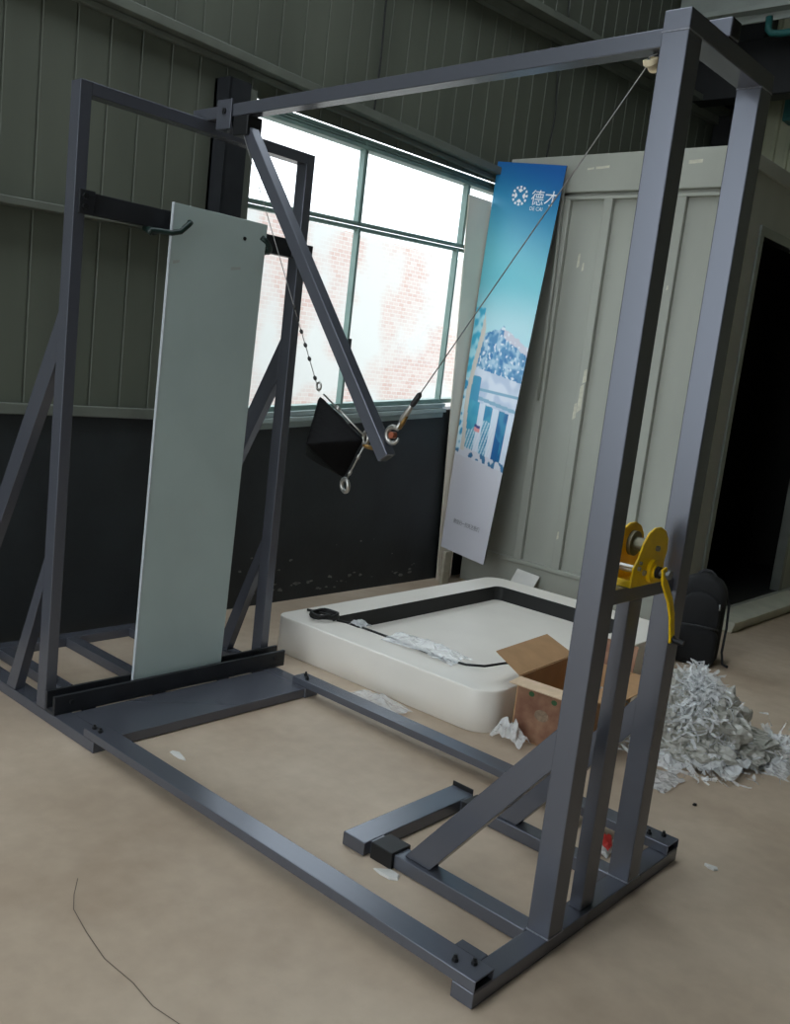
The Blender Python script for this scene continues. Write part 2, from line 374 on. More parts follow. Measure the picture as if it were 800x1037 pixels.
# brick house and yard seen through the window
b = BM(); box(b, -9.6, -9.3, -6, 16, -.1, 3.4)
tag(obj('yard_wall', b, BRICK, loc=(-9.4, 5, 0)), 'pale patched brick wall in the yard outside the window', 'wall')

# loose cable down the wall
b = BM(); pts = []
for i in range(22):
    f = i/21; pts.append((XW+.03, 2.45-.05*f+.012*math.sin(9*f), 4.9-1.95*f))
tube(b, pts, .006, 6); tag(obj('hanging_cable', b, RUBBER, loc=(XW, 2.4, 3), smooth=True), 'thin black cable hanging down the wall above the window', 'cable', 'loose cables down the window wall')
b = BM(); pts = [(XW+.03, 4.30+.02*math.sin(i*.9), 4.9-i*.09) for i in range(22)]
tube(b, pts, .006, 6); tag(obj('hanging_cable', b, RUBBER, loc=(XW, 4.3, 3), smooth=True), 'thin black cable hanging down the wall right of the window, above the blue banner', 'cable', 'loose cables down the window wall')

# floor crack
b = BM()
cp = [(-1.075, -.452), (-1.01, -.50), (-.95, -.535), (-.84, -.56), (-.72, -.58), (-.6, -.575), (-.5, -.585), (-.40, -.57), (-.3, -.585)]
for i in range(len(cp)-1):
    (x0, y0), (x1, y1) = cp[i], cp[i+1]; d = Vector((x1-x0, y1-y0)); n = Vector((-d.y, d.x)).normalized()*.0012
    quad(b, [(x0-n.x, y0-n.y, .0012), (x1-n.x, y1-n.y, .0012), (x1+n.x, y1+n.y, .0012), (x0+n.x, y0+n.y, .0012)])
struct('floor_crack', b, mat('crack_dark', (96, 86, 76), .9))

# ------------------------------------------------------------------ impact test rig (bolted steel frame)
rig = empty('impact_test_rig', (-1.0, .576, 0))
tag(rig, 'large grey-blue steel test frame of square tube with two towers and a top beam', 'test rig')
W = 1.152
# right hand tower
def hollow(name, x0, x1, y0, y1, z0, z1, axis, parent=rig, m=STEEL, bevel=.003):
    b = BM(); tubular(b, x0, x1, y0, y1, z0, z1, axis); return obj(name, b, m, parent, bevel=bevel)
bx('base_beam', STEEL, rig, -.07, 0, 0, W, 0, .045)
bx('post', STEEL, rig, -.07, 0, .338, .413, .045, 2.395)
bx('post', STEEL, rig, -.07, 0, .795, .870, .045, 2.395)
bx('post', STEEL, rig, -.056, -.016, .538, .613, .045, .98)
bx('top_beam', STEEL, rig, -.07, 0, .338, .873, 2.3955, 2.444)
bx('cross_bar', STEEL, rig, -.062, -.014, .413, .795, .98, 1.022)
for y0, y1 in ((.325, .39), (.795, .86)): bx('foot_beam', STEEL, rig, -.66, -.07, y0, y1, .002, .047)
bx('foot_cross_beam', STEEL, rig, -.755, -.66, .298, .872, .002, .047)
for y0, y1 in ((.312, .402), (.782, .872)):
    b = BM(); box(b, -.645, -.555, y0, y1, 0, .055); obj('foot_sleeve', b, BLACKST, rig, bevel=.003)
bx('end_plate', BLACKST, rig, -.757, -.665, .872, .877, .0, .062, bevel=.001)
for y0, y1 in ((.343, .388), (.808, .853)):
    b = BM(); prism(b, [(-.53, .048), (-.43, .048), (-.07, .515), (-.07, .635)], 'y', y0, y1); obj('brace', b, STEEL, rig, bevel=.002)
b = BM()
for y0 in (.338, .795): box(b, -.072, .002, y0-.002, y0+.077, .044, .049); box(b, -.071, .001, y0-.001, y0+.076, 2.393, 2.397)
islands('weld_bead', b, mat('weld_grey', (120, 122, 130), .4, .5, .3, 80), rig, bevel=.001)
bx('gusset_plate', STEEL, rig, -.155, -.07, .075, .155, .040, .046, bevel=.001)
b = BM(); tube(b, [(-.11, .115, .0462), (-.11, .115, .0468)], .008, 12); obj('bolt_hole', b, BLACKST, rig)
# floor rails
for x0, y0, y1 in ((-1.84, 0, .082), (-1.865, 1.07, W)):
    r = hollow('floor_rail', x0, .0, y0, y1, .0455, .0775, 'x')
    for x in (-.085, -.045, x0+.03, x0+.07):
        b = BM(); hexbolt(b, (x, (y0+y1)/2+(.014 if x > -.06 or x < -1.82 else -.014), .0775), .0095, .009); obj('bolt', b, BLACKST, r)
# left hand tower that holds the panel
for y0, y1 in ((0, .078), (1.066, 1.144)): bx('base_beam', STEEL, rig, -3.04, -1.768, y0, y1, 0, .0453)
bx('platform', STEEL, rig, -2.055, -1.772, .078, 1.066, .004, .045)
bx('base_beam', STEEL, rig, -2.96, -2.89, .078, 1.066, 0, .045)
bx('base_beam', STEEL, rig, -2.89, -2.135, .51, .57, 0, .045); bx('base_beam', STEEL, rig, -2.89, -2.135, .17, .23, 0, .045); bx('base_beam', STEEL, rig, -2.89, -2.135, .86, .92, 0, .045)
bx('post', STEEL, rig, -2.20, -2.132, .0, .046, .045, 2.41); bx('post', STEEL, rig, -2.20, -2.132, 1.096, 1.142, .045, 2.41)
bx('top_beam', STEEL, rig, -2.20, -2.132, .046, 1.096, 2.364, 2.41)
bx('middle_beam', DSTEEL, rig, -2.18, -2.135, .046, 1.096, 1.955, 2.032)
for y0, y1 in ((.046, .058), (1.084, 1.096)):
    b = BM(); box(b, -2.135, -2.122, y0-.03, y1+.02, 1.95, 2.036); obj('end_bracket', b, DSTEEL, rig, bevel=.002)
bx('end_bracket', DSTEEL, rig, -2.18, -2.12, 1.142, 1.17, 1.955, 2.022, bevel=.002)
b = BM()
for z in (1.975, 2.012): tube(b, [(-2.122, .035, z), (-2.108, .035, z)], .011, 6)
islands('bolt', b, BLACKST, rig)
b = BM(); box(b, -2.132, -2.058, 0, 1.19, .046, .058); box(b, -2.132, -2.118, 0, 1.19, .058, .128); box(b, -2.074, -2.058, 0, 1.19, .058, .122)
obj('glazing_channel', b, DSTEEL, rig, bevel=.002)
b = BM()
for y in (.07, 1.12): tube(b, [(-2.058, y, .092), (-2.048, y, .092)], .010, 6)
islands('bolt', b, BLACKST, rig)
for y0, y1 in ((.003, .043), (1.099, 1.139)):
    b = BM(); prism(b, [(-2.20, 1.60), (-2.20, 1.41), (-2.94, .0455), (-3.03, .0455)], 'y', y0, y1); obj('brace', b, STEEL, rig, bevel=.002)
    b = BM(); prism(b, [(-2.20, .66), (-2.20, .53), (-2.385, .0455), (-2.46, .0455)], 'y', y0, y1); obj('brace', b, STEEL, rig, bevel=.002)
# hook clamps that grip the panel
b = BM(); tube(b, [(-2.10, .295, 1.925), (-2.095, .305, 1.94), (-2.085, .34, 1.942), (-2.07, .38, 1.942), (-2.055, .41, 1.952), (-2.055, .445, 1.985), (-2.06, .455, 1.995)], [.014, .012, .011, .011, .011, .011, .013], 8)
tube(b, [(-2.16, .32, 1.95), (-2.095, .32, 1.935)], .014, 8); obj('clamp', b, GREENCL, rig, smooth=True)
b = BM(); tube(b, [(-2.13, .90, 1.955), (-2.09, .89, 1.958), (-2.062, .87, 1.965), (-2.055, .845, 1.985), (-2.06, .82, 2.0)], [.016, .014, .011, .011, .013], 8)
tube(b, [(-2.14, .905, 1.96), (-2.11, .905, 1.96)], .018, 8); obj('clamp', b, GREENCL, rig, smooth=True)
# top beam from tower to tower
b = BM(); L, R_ = -2.23, .004
zb = lambda x: 2.4445+.0172*x
hexa(b, [(L, .548, zb(L)), (R_, .548, zb(R_)), (R_, .604, zb(R_)), (L, .604, zb(L)), (L, .548, zb(L)+.047), (R_, .548, zb(R_)+.047), (R_, .604, zb(R_)+.047), (L, .604, zb(L)+.047)])
obj('long_top_beam', b, STEEL, rig, bevel=.003)
b = BM(); box(b, -.003, .0045, .553, .599, 2.448, 2.487); 
obj('beam_end', b, BLACKST, rig)
b = BM()
for y in (.538, .605): box(b, -2.06, -1.97, y, y+.009, 2.37, 2.475)
box(b, -2.06, -1.97, .538, .614, 2.364, 2.372)
pv = obj('pivot_bracket', b, STEEL, rig, bevel=.002)
b = BM(); tube(b, [(-2.01, .532, 2.43), (-2.01, .622, 2.43)], .012, 6); obj('pivot_bolt', b, BLACKST, pv)
bx('pivot_block', BLACKST, rig, -1.955, -1.865, .54, .612, 2.335, 2.408, bevel=.004)
b = BM(); bar(b, (-1.925, .576, 2.40), (-1.0, .576, 1.225), .046, .05, side=(0, 1, 0)); obj('swing_arm', b, STEEL, rig, bevel=.003)
b = BM(); bar(b, (-1.0, .576, 1.225), (-.9995, .576, 1.2244), .034, .038, side=(0, 1, 0)); obj('arm_end', b, BLACKST, rig)
# cable pulley under the beam
b = BM(); tube(b, [(-.215, .562, 2.42), (-.215, .566, 2.412), (-.215, .570, 2.412), (-.215, .582, 2.412), (-.215, .586, 2.412), (-.215, .59, 2.412)], [.021, .021, .016, .016, .021, .021], 24)
pu = obj('pulley', b, IVORY, rig, bevel=.001)
b = BM(); box(b, -.23, -.20, .595, .599, 2.405, 2.446); tube(b, [(-.215, .55, 2.412), (-.215, .602, 2.412)], .006, 8); obj('pulley_bracket', b, DSTEEL, pu, bevel=.001)

# ------------------------------------------------------------------ frosted panel held in the left tower
gp = empty('glass_panel', (-2.098, .61, .06))
tag(gp, 'tall pale frosted panel clamped upright in the left tower of the rig', 'panel')
b = BM()
pl = lambda y, z: y
bl, brr, tl, tr_ = .372, .828, .400, .872
hexa(b, [(-2.105, bl, .0585), (-2.092, bl, .0585), (-2.092, brr, .0585), (-2.105, brr, .0585), (-2.105, tl, 2.062), (-2.092, tl, 2.062), (-2.092, tr_, 2.062), (-2.105, tr_, 2.062)])
obj('pane', b, GLASSP, gp, bevel=.002)
b = BM(); hexa(b, [(-2.106, bl-.004, .0585), (-2.091, bl-.004, .0585), (-2.091, bl, .0585), (-2.106, bl, .0585), (-2.106, tl-.004, 2.063), (-2.091, tl-.004, 2.063), (-2.091, tl, 2.063), (-2.106, tl, 2.063)])
obj('edge_strip', b, mat('pale_edge', (190, 196, 200), .3), gp)
b = BM(); tube(b, [(-2.092, .755, 1.985), (-2.0905, .755, 1.985)], .008, 12); obj('drill_hole', b, BLACKST, gp)
b = BM()
for y, z, w in ((.425, 1.835, .03), (.72, 1.852, .05)): quad(b, [(-2.0908, y-w/2, z-.006), (-2.0908, y+w/2, z+.004), (-2.0908, y+w/2, z+.014), (-2.0908, y-w/2, z+.008)])
islands('tape_mark', b, mat('faint_tape', (170, 176, 172), .5), gp)

# ------------------------------------------------------------------ impactor bag
YB = .576
bag = empty('impact_bag', (-1.26, YB, 1.105))
tag(bag, 'black leather impact bag hanging on thin cable beside the swing arm', 'bag')
T, R, B_, L_ = Vector((-1.363, YB, 1.405)), Vector((-1.115, YB, 1.272)), Vector((-1.195, YB, 1.118)), Vector((-1.405, YB, 1.168))
b = BM()
F_, K_ = Vector((-1.275, YB-.125, 1.235)), Vector((-1.275, YB+.125, 1.235))
vs = [b.verts.new(p) for p in (T, R, B_, L_, F_, K_)]
for i in range(4):
    b.faces.new((vs[i], vs[(i+1) % 4], vs[4])); b.faces.new((vs[(i+1) % 4], vs[i], vs[5]))
bmesh.ops.bevel(b, geom=b.edges[:], offset=.010, segments=2, affect='EDGES', profile=.6)
bmesh.ops.triangulate(b, faces=b.faces[:])
bmesh.ops.subdivide_edges(b, edges=b.edges[:], cuts=3, use_grid_fill=True)
cen = Vector((-1.27, YB, 1.24))
for v in b.verts:
    d = (v.co-cen); n = noise.noise(v.co*14)*.006+noise.noise(v.co*40)*.002
    v.co += d.normalized()*n
obj('bag_body', b, LEATH, bag, smooth=True)
b = BM(); dT = (R-T).normalized(); out = Vector((-dT.z, 0, dT.x)); out = out if out.z > 0 else -out
tube(b, [T+out*.012+dT*.02, R+out*.012-dT*.01], .0035, 8); tube(b, [T+out*.012+dT*.10, T+out*.012+dT*.12], .008, 6); obj('threaded_rod', b, CHROME, bag, smooth=True)
b = BM(); dB = (B_-R).normalized(); o2 = Vector((.012, 0, -.004)); tube(b, [R+o2, B_+o2], .003, 8); tube(b, [R+o2+dB*.06, R+o2+dB*.075], .006, 6); tube(b, [R+o2+dB*.13, R+o2+dB*.145], .006, 6); obj('threaded_rod', b, CHROME, bag, smooth=True)
b = BM(); ring(b, (-1.184, YB, 1.098), (.25, 1, .1), .023, .0075); obj('eye_ring', b, CHROME, bag, smooth=True)
b = BM(); ring(b, (-1.108, YB, 1.278), (.5, 1, 0), .024, .0065); obj('eye_ring', b, CHROME, bag, smooth=True)
b = BM(); ring(b, (-1.083, YB-.005, 1.250), (0, .3, 1), .02, .005); obj('eye_ring', b, BRASS, bag, smooth=True)
P0, P1 = Vector((-1.365, YB, 1.412)), Vector((-1.905, YB-.03, 2.36))
b = BM(); tube(b, [P0, P1], .0016, 6); obj('suspension_cable', b, ROPE, bag, smooth=True)
b = BM()
for f in (.05, .12, .17, .22, .265, .31): 
    c = P0.lerp(P1, f); dd = (P1-P0).normalized(); tube(b, [c-dd*.010, c-dd*.004, c+dd*.004, c+dd*.010], [.002, .0065, .0065, .002], 8)
islands('cable_clip', b, ROPED, bag, smooth=True)
b = BM(); ring(b, P0+Vector((-.004, 0, .02)), (.2, 1, 0), .014, .004, 16, 6); obj('eye_ring', b, CHROME, bag, smooth=True)

# ------------------------------------------------------------------ pull cable with release hook
pc = empty('pull_cable', (-.98, .576, 1.28))
tag(pc, 'thin steel pull cable with hook, running up to the ivory pulley', 'cable')
H0 = Vector((-.915, .576, 1.415)); H1 = Vector((-.236, .576, 2.40))
b = BM(); tube(b, [H0, H1, Vector((-.228, .576, 2.43)), Vector((-.205, .576, 2.436))], .0019, 6); obj('wire', b, ROPE, pc, smooth=True)
hd = (H1-H0).normalized()
b = BM(); tube(b, [H0-hd*.005, H0+hd*.008, H0+hd*.045, H0+hd*.055], [.006, .010, .010, .004], 10); obj('sleeve', b, ROPED, pc, smooth=True)
b = BM(); tube(b, [H0-hd*.075, H0-hd*.06, H0-hd*.01, H0+hd*.002], [.007, .011, .009, .006], 10); obj('ferrule', b, CHROME, pc, smooth=True)
b = BM(); tube(b, [H0-hd*.10+Vector((.012, 0, 0)), H0-hd*.075+Vector((.010, 0, 0)), H0-hd*.045+Vector((.008, 0, 0))], [.007, .009, .006], 8); obj('hook_latch', b, BRASS, pc, smooth=True)
b = BM(); c0 = Vector((-.985, .576, 1.306)); s_, t_ = hd, Vector((-hd.z, 0, hd.x))
pts = [c0+s_*.055]+[c0+(s_*math.cos(a)+t_*math.sin(a))*.028 for a in [i*.42 for i in range(0, 13)]]
tube(b, pts, [.008]+[.0085]*9+[.008, .007, .006, .004], 8); obj('hook', b, CHROME, pc, smooth=True)
b = BM(); tube(b, [(-.985, .566, 1.306), (-.985, .586, 1.306)], .012, 12); obj('hook_pin', b, COPPER, pc)
b = BM(); tube(b, [(-1.012, .576, 1.300), (-1.05, .59, 1.285), (-1.088, .58, 1.278)], .004, 6); obj('link', b, CHROME, pc, smooth=True)

# ------------------------------------------------------------------ yellow hand winch on the cross bar
wi = empty('hand_winch', (-.04, .60, 1.022))
tag(wi, 'yellow hand winch with cranked handle bolted on the tower cross bar', 'winch')
ZW = 1.0225
plate = [(.505, ZW), (.690, ZW), (.694, 1.05), (.690, 1.085), (.700, 1.115), (.694, 1.148), (.672, 1.172), (.640, 1.184), (.606, 1.184), (.572, 1.170), (.548, 1.142), (.528, 1.10), (.508, 1.075)]
for x0 in (-.012, -.088):
    dy = 0 if x0 > -.05 else -.0
    b = BM(); prism(b, [(y+dy, z) for y, z in plate], 'x', x0, x0+.006)
    obj('side_plate', b, YELLOW, wi, bevel=.0015)
b = BM(); box(b, -.086, -.008, .505, .69, ZW, ZW+.006); box(b, -.086, -.008, .505, .51, ZW+.006, ZW+.02); obj('base_plate', b, YELLOW, wi, bevel=.001)
b = BM(); tube(b, [(-.082, .628, 1.125), (-.07, .628, 1.125), (-.07, .628, 1.125), (-.024, .628, 1.125), (-.024, .628, 1.125), (-.013, .628, 1.125)], [.036, .036, .02, .02, .036, .036], 24); obj('drum', b, mat('worn_drum', (120, 118, 100), .45, .5, .2, 30), wi)
b = BM()
n = 20; poly = []
for i in range(n*2):
    r = .040 if i % 2 else .035; a = math.pi*i/n; poly.append((.628+r*math.cos(a), 1.125+r*math.sin(a)))
prism(b, poly, 'x', -.024, -.016); obj('gear', b, mat('dark_gear', (90, 88, 80), .45, .7), wi)
b = BM(); tube(b, [(-.09, .57, 1.060), (.0, .57, 1.060)], .008, 12); tube(b, [(-.092, .535, 1.075), (.0, .535, 1.075)], .006, 10); islands('shaft', b, CHROME, wi, smooth=False)
b = BM(); tube(b, [(-.006, .628, 1.125), (.002, .628, 1.125)], .008, 6); tube(b, [(-.006, .54, 1.09), (.0, .54, 1.09)], .005, 6); islands('bolt', b, BOLT, wi)
b = BM(); tube(b, [(-.006, .615, 1.062), (.006, .615, 1.062)], .034, 20); tube(b, [(.006, .615, 1.062), (.012, .615, 1.062)], .022, 20); obj('hub', b, YELLOW, wi, bevel=.002)
b = BM(); tube(b, [(.012, .615, 1.062), (.022, .615, 1.062)], .017, 16); obj('bearing', b, BLACKST, wi)
b = BM(); tube(b, [(.020, .615, 1.062), (.052, .615, 1.062)], .009, 10); tube(b, [(.045, .615, 1.062), (.053, .615, 1.062)], .014, 6); obj('hub_nut', b, BOLT, wi)
b = BM(); hp = [(.036, .606, 1.075), (.038, .614, 1.040), (.044, .655, .985), (.048, .675, .94), (.05, .695, .875), (.05, .698, .862)]
for i in range(len(hp)-1): 
    p, q = Vector(hp[i]), Vector(hp[i+1]); e = (q-p).normalized()*.004; bar(b, p-e, q+e, .007, .026, side=(1, 0, 0))
hb = obj('crank_handle', b, YELLOW, wi, bevel=.0015)
b = BM(); tube(b, [(.05, .697, .872), (.06, .699, .865), (.085, .702, .862)], .009, 10); obj('grip_pin', b, BLACKST, hb)

# ------------------------------------------------------------------ white tray on the floor
TA = math.radians(1.2); TC = Vector((-1.722, 2.41))
def tw(u, v, z):
    c, s = math.cos(TA), math.sin(TA); return Vector((TC.x+u*c-v*s, TC.y+u*s+v*c, z))
def rrect(hx, hy, r, n=8, cx=0, cy=0, rl=None):
    out = []; r0 = r
    for qx, qy, a0 in ((1, 1, 0), (-1, 1, 90), (-1, -1, 180), (1, -1, 270)):
        r = rl if rl and (qx, qy) == (-1, -1) else r0
        for i in range(n+1):
            a = math.radians(a0+90*i/n); out.append((cx+qx*(hx-r)+r*math.cos(a), cy+qy*(hy-r)+r*math.sin(a)))
    return out
tray = empty('white_tray', (TC.x, TC.y, 0)); tag(tray, 'big low white fibreglass basin with rounded corners lying on the floor', 'basin')
b = BM(); HX, HY, TH = .68, .995, .192
loops = [(rrect(HX-.002, HY-.002, .118, rl=.058), 0.0), (rrect(HX, HY, .12, rl=.06), .004), (rrect(HX, HY, .12, rl=.06), TH-.006), (rrect(HX-.002, HY-.002, .118, rl=.058), TH-.002), (rrect(HX-.006, HY-.006, .115, rl=.055), TH),
         (rrect(HX-.19, HY-.21, .05), TH)]
LV = [[b.verts.new(tw(u, v, z)) for u, v in lp] for lp, z in loops]; n = len(LV[0])
for i in range(len(LV)-1):
    for k in range(n): b.faces.new((LV[i][k], LV[i][(k+1) % n], LV[i+1][(k+1) % n], LV[i+1][k]))
o = obj('shell', b, TRAYW, tray)
for p in o.data.polygons: p.use_smooth = abs(p.normal.z) < .2
b = BM(); lp = rrect(HX-.19, HY-.21, .05); lo = rrect(HX-.155, HY-.175, .05); A = [b.verts.new(tw(u, v, TH-.001)) for u, v in lp]; B2 = [b.verts.new(tw(u, v, .10)) for u, v in lp]
for k in range(n): b.faces.new((A[k], A[(k+1) % n], B2[(k+1) % n], B2[k]))
obj('recess_liner', b, RUBBER, tray)
b = BM(); b.faces.new([b.verts.new(tw(u, v, .10)) for u, v in lp]); obj('recess_floor', b, TRAYW, tray)
# coil of cable, cord, film on the tray
b = BM(); pts = []
for i in range(70):
    a = i*.36; r = .066+.008*math.sin(i*.7); pts.append((-2.20+r*math.cos(a), 1.575+r*math.sin(a), TH+.009+i*.00035+.003*math.sin(i*1.3)))
pts += [(-2.29, 1.60, TH+.01), (-2.34, 1.585, TH+.008)]
tube(b, pts, .007, 6); tag(obj('cable_coil', b, RUBBER, loc=(-2.2, 1.56, TH), smooth=True), 'small coil of black cable on the near left corner of the basin', 'cable')
b = BM(); cpts = [(-2.13, 1.60), (-2.06, 1.628), (-1.9, 1.632), (-1.72, 1.635), (-1.55, 1.625), (-1.42, 1.63), (-1.32, 1.655), (-1.26, 1.72), (-1.235, 1.85), (-1.20, 1.98)]
tube(b, [(x, y, TH+.006) for x, y in cpts], .006, 6); tag(obj('cord', b, RUBBER, loc=(-1.7, 1.63, TH), smooth=True), 'black cord lying along the rim of the white basin', 'cord')
def crumple(b, c, sx, sy, h, n=12, seed=0, amp=.5):
    random.seed(seed); g = []
    for i in range(n+1):
        row = []
        for j in range(n+1):
            u, v = i/n*2-1, j/n*2-1
            e = max(0, 1-(u*u+v*v)*.55)
            z = h*e*(.35+.65*abs(noise.noise(Vector((u*2.2+seed, v*2.2, seed*.7))))*1.6+amp*abs(noise.noise(Vector((u*6, v*6+seed, 1.7)))))
            row.append(b.verts.new((c[0]+u*sx+random.uniform(-.2, .2)*sx/n*2, c[1]+v*sy+random.uniform(-.2, .2)*sy/n*2, c[2]+max(.001, z)+random.uniform(0, .12)*h)))
        g.append(row)
    for i in range(n):
        for j in range(n):
            q = (g[i][j], g[i+1][j], g[i+1][j+1], g[i][j+1])
            if random.random() < .5: b.faces.new(q[:3]); b.faces.new((q[0], q[2], q[3]))
            else: b.faces.new((q[0], q[1], q[3])); b.faces.new(q[1:])
def film(name, c, sx, sy, h, label, m=FILM, seed=1, n=12, cat='plastic wrap'):
    b = BM(); crumple(b, c, sx, sy, h, n, seed); return tag(obj(name, b, m, loc=c), label, cat, 'scraps of clear packing film')
film('plastic_film', (-1.57, 1.66, TH+.001), .22, .085, .05, 'crumpled clear film lying across the front rim of the basin', seed=4)
film('plastic_film', (-2.02, 1.66, TH+.001), .05, .04, .03, 'small wad of clear film beside the cable coil on the basin', seed=9, n=8)
film('plastic_film', (-1.53, 1.30, .001), .15, .08, .04, 'crumpled clear film on the floor between rail and basin', seed=6)
film('plastic_film', (-.93, 1.50, .001), .08, .045, .085, 'silvery crumpled film on the floor in front of the cardboard box', m=FILMW, seed=12)

# ------------------------------------------------------------------ cardboard box
bo = empty('cardboard_box', (-.82, 1.84, 0)); tag(bo, 'open printed cardboard box with raised flaps beside the white basin', 'box')
BA = math.radians(4); BC = Vector((-.83, 1.83)); BH = .272
def bw(u, v, z): c, s = math.cos(BA), math.sin(BA); return Vector((BC.x+u*c-v*s, BC.y+u*s+v*c, z))
hx, hy = .155, .265; t = .006
def wallq(b, u0, v0, u1, v1, z0, z1, nu, nv):   # thin upright wall, thickness towards (nu,nv)
    p = [(u0, v0), (u1, v1), (u1+nu*t, v1+nv*t), (u0+nu*t, v0+nv*t)]
    hexa(b, [bw(*q, z0) for q in p]+[bw(*q, z1) for q in p])
b = BM(); wallq(b, -hx, -hy, -hx, hy, .003, BH, 1, 0); wallq(b, hx, -hy, hx, hy, .003, BH, -1, 0); wallq(b, -hx+t, hy, hx-t, hy, .003, BH, 0, -1)
hexa(b, [bw(-hx, -hy, .001), bw(hx, -hy, .001), bw(hx, hy, .001), bw(-hx, hy, .001)]+[bw(-hx, -hy, .006), bw(hx, -hy, .006), bw(hx, hy, .006), bw(-hx, hy, .006)]); obj('body', b, CARD, bo)
b = BM(); wallq(b, -hx+t, -hy, hx-t, -hy, .003, BH, 0, 1); fr = obj('front_side', b, CARDP, bo)
b = BM()
for u, v, r in ((-.08, .215, .012), (.03, .21, .012)):
    b.faces.new([b.verts.new(bw(u+r*1.2*math.cos(a*.785), -hy-.0008, v+r*math.sin(a*.785))) for a in range(8)])
islands('green_print', b, PRG, fr)
b = BM(); b.faces.new([b.verts.new(bw(-.02+.034*math.cos(a*.4488), -hy-.0008, .135+.026*math.sin(a*.4488))) for a in range(14)])
islands('pale_print', b, PRW, fr)
def flap(name, a, c, d, e, m):
    A_, C_, D_, E_ = [Vector(q) for q in (a, c, d, e)]; nn = (C_-A_).cross(E_-A_).normalized()*.005
    b = BM(); hexa(b, [A_, C_, D_, E_, A_+nn, C_+nn, D_+nn, E_+nn]); return obj(name, b, m, bo)
flap('flap', bw(-hx, -hy+.01, BH), bw(-hx, hy-.01, BH), bw(-hx-.15, hy-.02, BH+.062), bw(-hx-.15, -hy+.04, BH+.062), CARD)
flap('flap', bw(hx-.01, -hy, BH), bw(-hx+.01, -hy, BH), bw(-hx, -hy-.075, BH-.012), bw(hx, -hy-.075, BH-.012), CARDLIT)
flap('flap', bw(hx, hy-.01, BH), bw(hx, -hy+.01, BH), bw(hx+.12, -hy+.02, BH-.01), bw(hx+.12, hy-.02, BH-.01), CARD)
flap('flap', bw(-hx+.01, hy, BH), bw(hx-.01, hy, BH), bw(hx-.02, hy+.05, BH+.11), bw(-hx+.02, hy+.05, BH+.11), CARDP)
film('plastic_film', (-.74, 1.93, .14), .07, .12, .10, 'clear film packed inside the cardboard box', seed=21, n=9)

# ------------------------------------------------------------------ pile of plastic packing on the floor at right
b = BM()
def blob(b, c, r, sq, seed, sub=4):
    tmp = bmesh.new(); bmesh.ops.create_icosphere(tmp, subdivisions=sub, radius=1)
    for v in tmp.verts:
        p = v.co.copy(); n1 = noise.noise(p*1.6+Vector((seed, 0, 0))); n2 = abs(noise.noise(p*4.2+Vector((0, seed, 0)))); n3 = abs(noise.noise(p*10+Vector((0, 0, seed))))
        k = 1+.35*n1+.40*n2+.18*n3
        q = Vector((p.x*r[0]*k, p.y*r[1]*k, p.z*r[2]*k))
        v.co = Vector(c)+q; v.co.z = max(.002+.006*abs(n3), v.co.z)
    vm = {}
    for v in tmp.verts: vm[v] = b.verts.new(v.co)
    for f in tmp.faces: b.faces.new([vm[v] for v in f.verts])
    tmp.free()
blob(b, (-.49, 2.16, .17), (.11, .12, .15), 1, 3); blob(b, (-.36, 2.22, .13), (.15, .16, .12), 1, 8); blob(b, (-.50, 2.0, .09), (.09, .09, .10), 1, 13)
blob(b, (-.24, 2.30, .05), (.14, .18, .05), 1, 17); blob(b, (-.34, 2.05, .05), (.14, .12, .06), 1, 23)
NCORE = len(b.faces)
for i, (c, sx, sy, h) in enumerate([((-.32, 2.10, .01), .20, .18, .09), ((-.12, 2.45, .0), .12, .26, .05), ((-.42, 1.90, 0), .11, .09, .05)]):
    crumple(b, c, sx, sy, h, 16, 31+i)
random.seed(5)
def ribbon(c, d, l, w):      # one torn, curling strip of film
    d = d.normalized(); s_ = d.cross(Vector((random.uniform(-1, 1), random.uniform(-1, 1), random.uniform(-1, 1)))).normalized()
    p = c.copy(); prev = None; n = 6
    for k in range(n+1):
        ww = w*(1-.6*k/n)*random.uniform(.6, 1.3); cur = (b.verts.new(p-s_*ww), b.verts.new(p+s_*ww))
        if prev: b.faces.new((prev[0], prev[1], cur[1])); b.faces.new((prev[0], cur[1], cur[0]))
        prev = cur; q = Vector((random.gauss(0, .45), random.gauss(0, .45), random.gauss(-.12, .4)))
        d = (d+q).normalized(); p = p+d*(l/n); p.z = max(.006, p.z); s_ = (s_+q*.5); s_ = (s_-d*s_.dot(d)).normalized()
for i in range(1250):
    a = random.uniform(0, 6.283); r = abs(random.gauss(0, .5)); r = min(r, 1.15)
    hx_, hy_ = .27*r, .30*r
    c = Vector((-.385+hx_*math.cos(a)-.04*(1-r), 2.16+hy_*math.sin(a), 0)); h = .33*max(0, 1-r**1.3)*(1 if c.x < -.3 else .8)
    c.z = max(.012, h*random.uniform(.75, 1.05))
    ribbon(c, Vector((math.cos(a)*r+random.gauss(0, .5), math.sin(a)*r+random.gauss(0, .5), random.uniform(-.1, .7))), random.uniform(.05, .15), random.uniform(.003, .014))
for i in range(160):
    c = Vector((-.16+random.gauss(0, .07), 2.42+random.gauss(0, .13), random.uniform(.01, .07)))
    ribbon(c, Vector((random.gauss(0, 1), random.gauss(0, 1), random.uniform(-.1, .5))), random.uniform(.05, .12), random.uniform(.006, .018))
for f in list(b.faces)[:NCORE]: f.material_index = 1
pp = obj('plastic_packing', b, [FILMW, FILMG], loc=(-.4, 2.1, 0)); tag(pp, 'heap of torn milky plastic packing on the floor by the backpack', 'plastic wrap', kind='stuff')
film('plastic_film', (-.33, 1.70, .001), .07, .10, .03, 'flat scrap of clear film on the floor in front of the packing heap', seed=41, n=9)

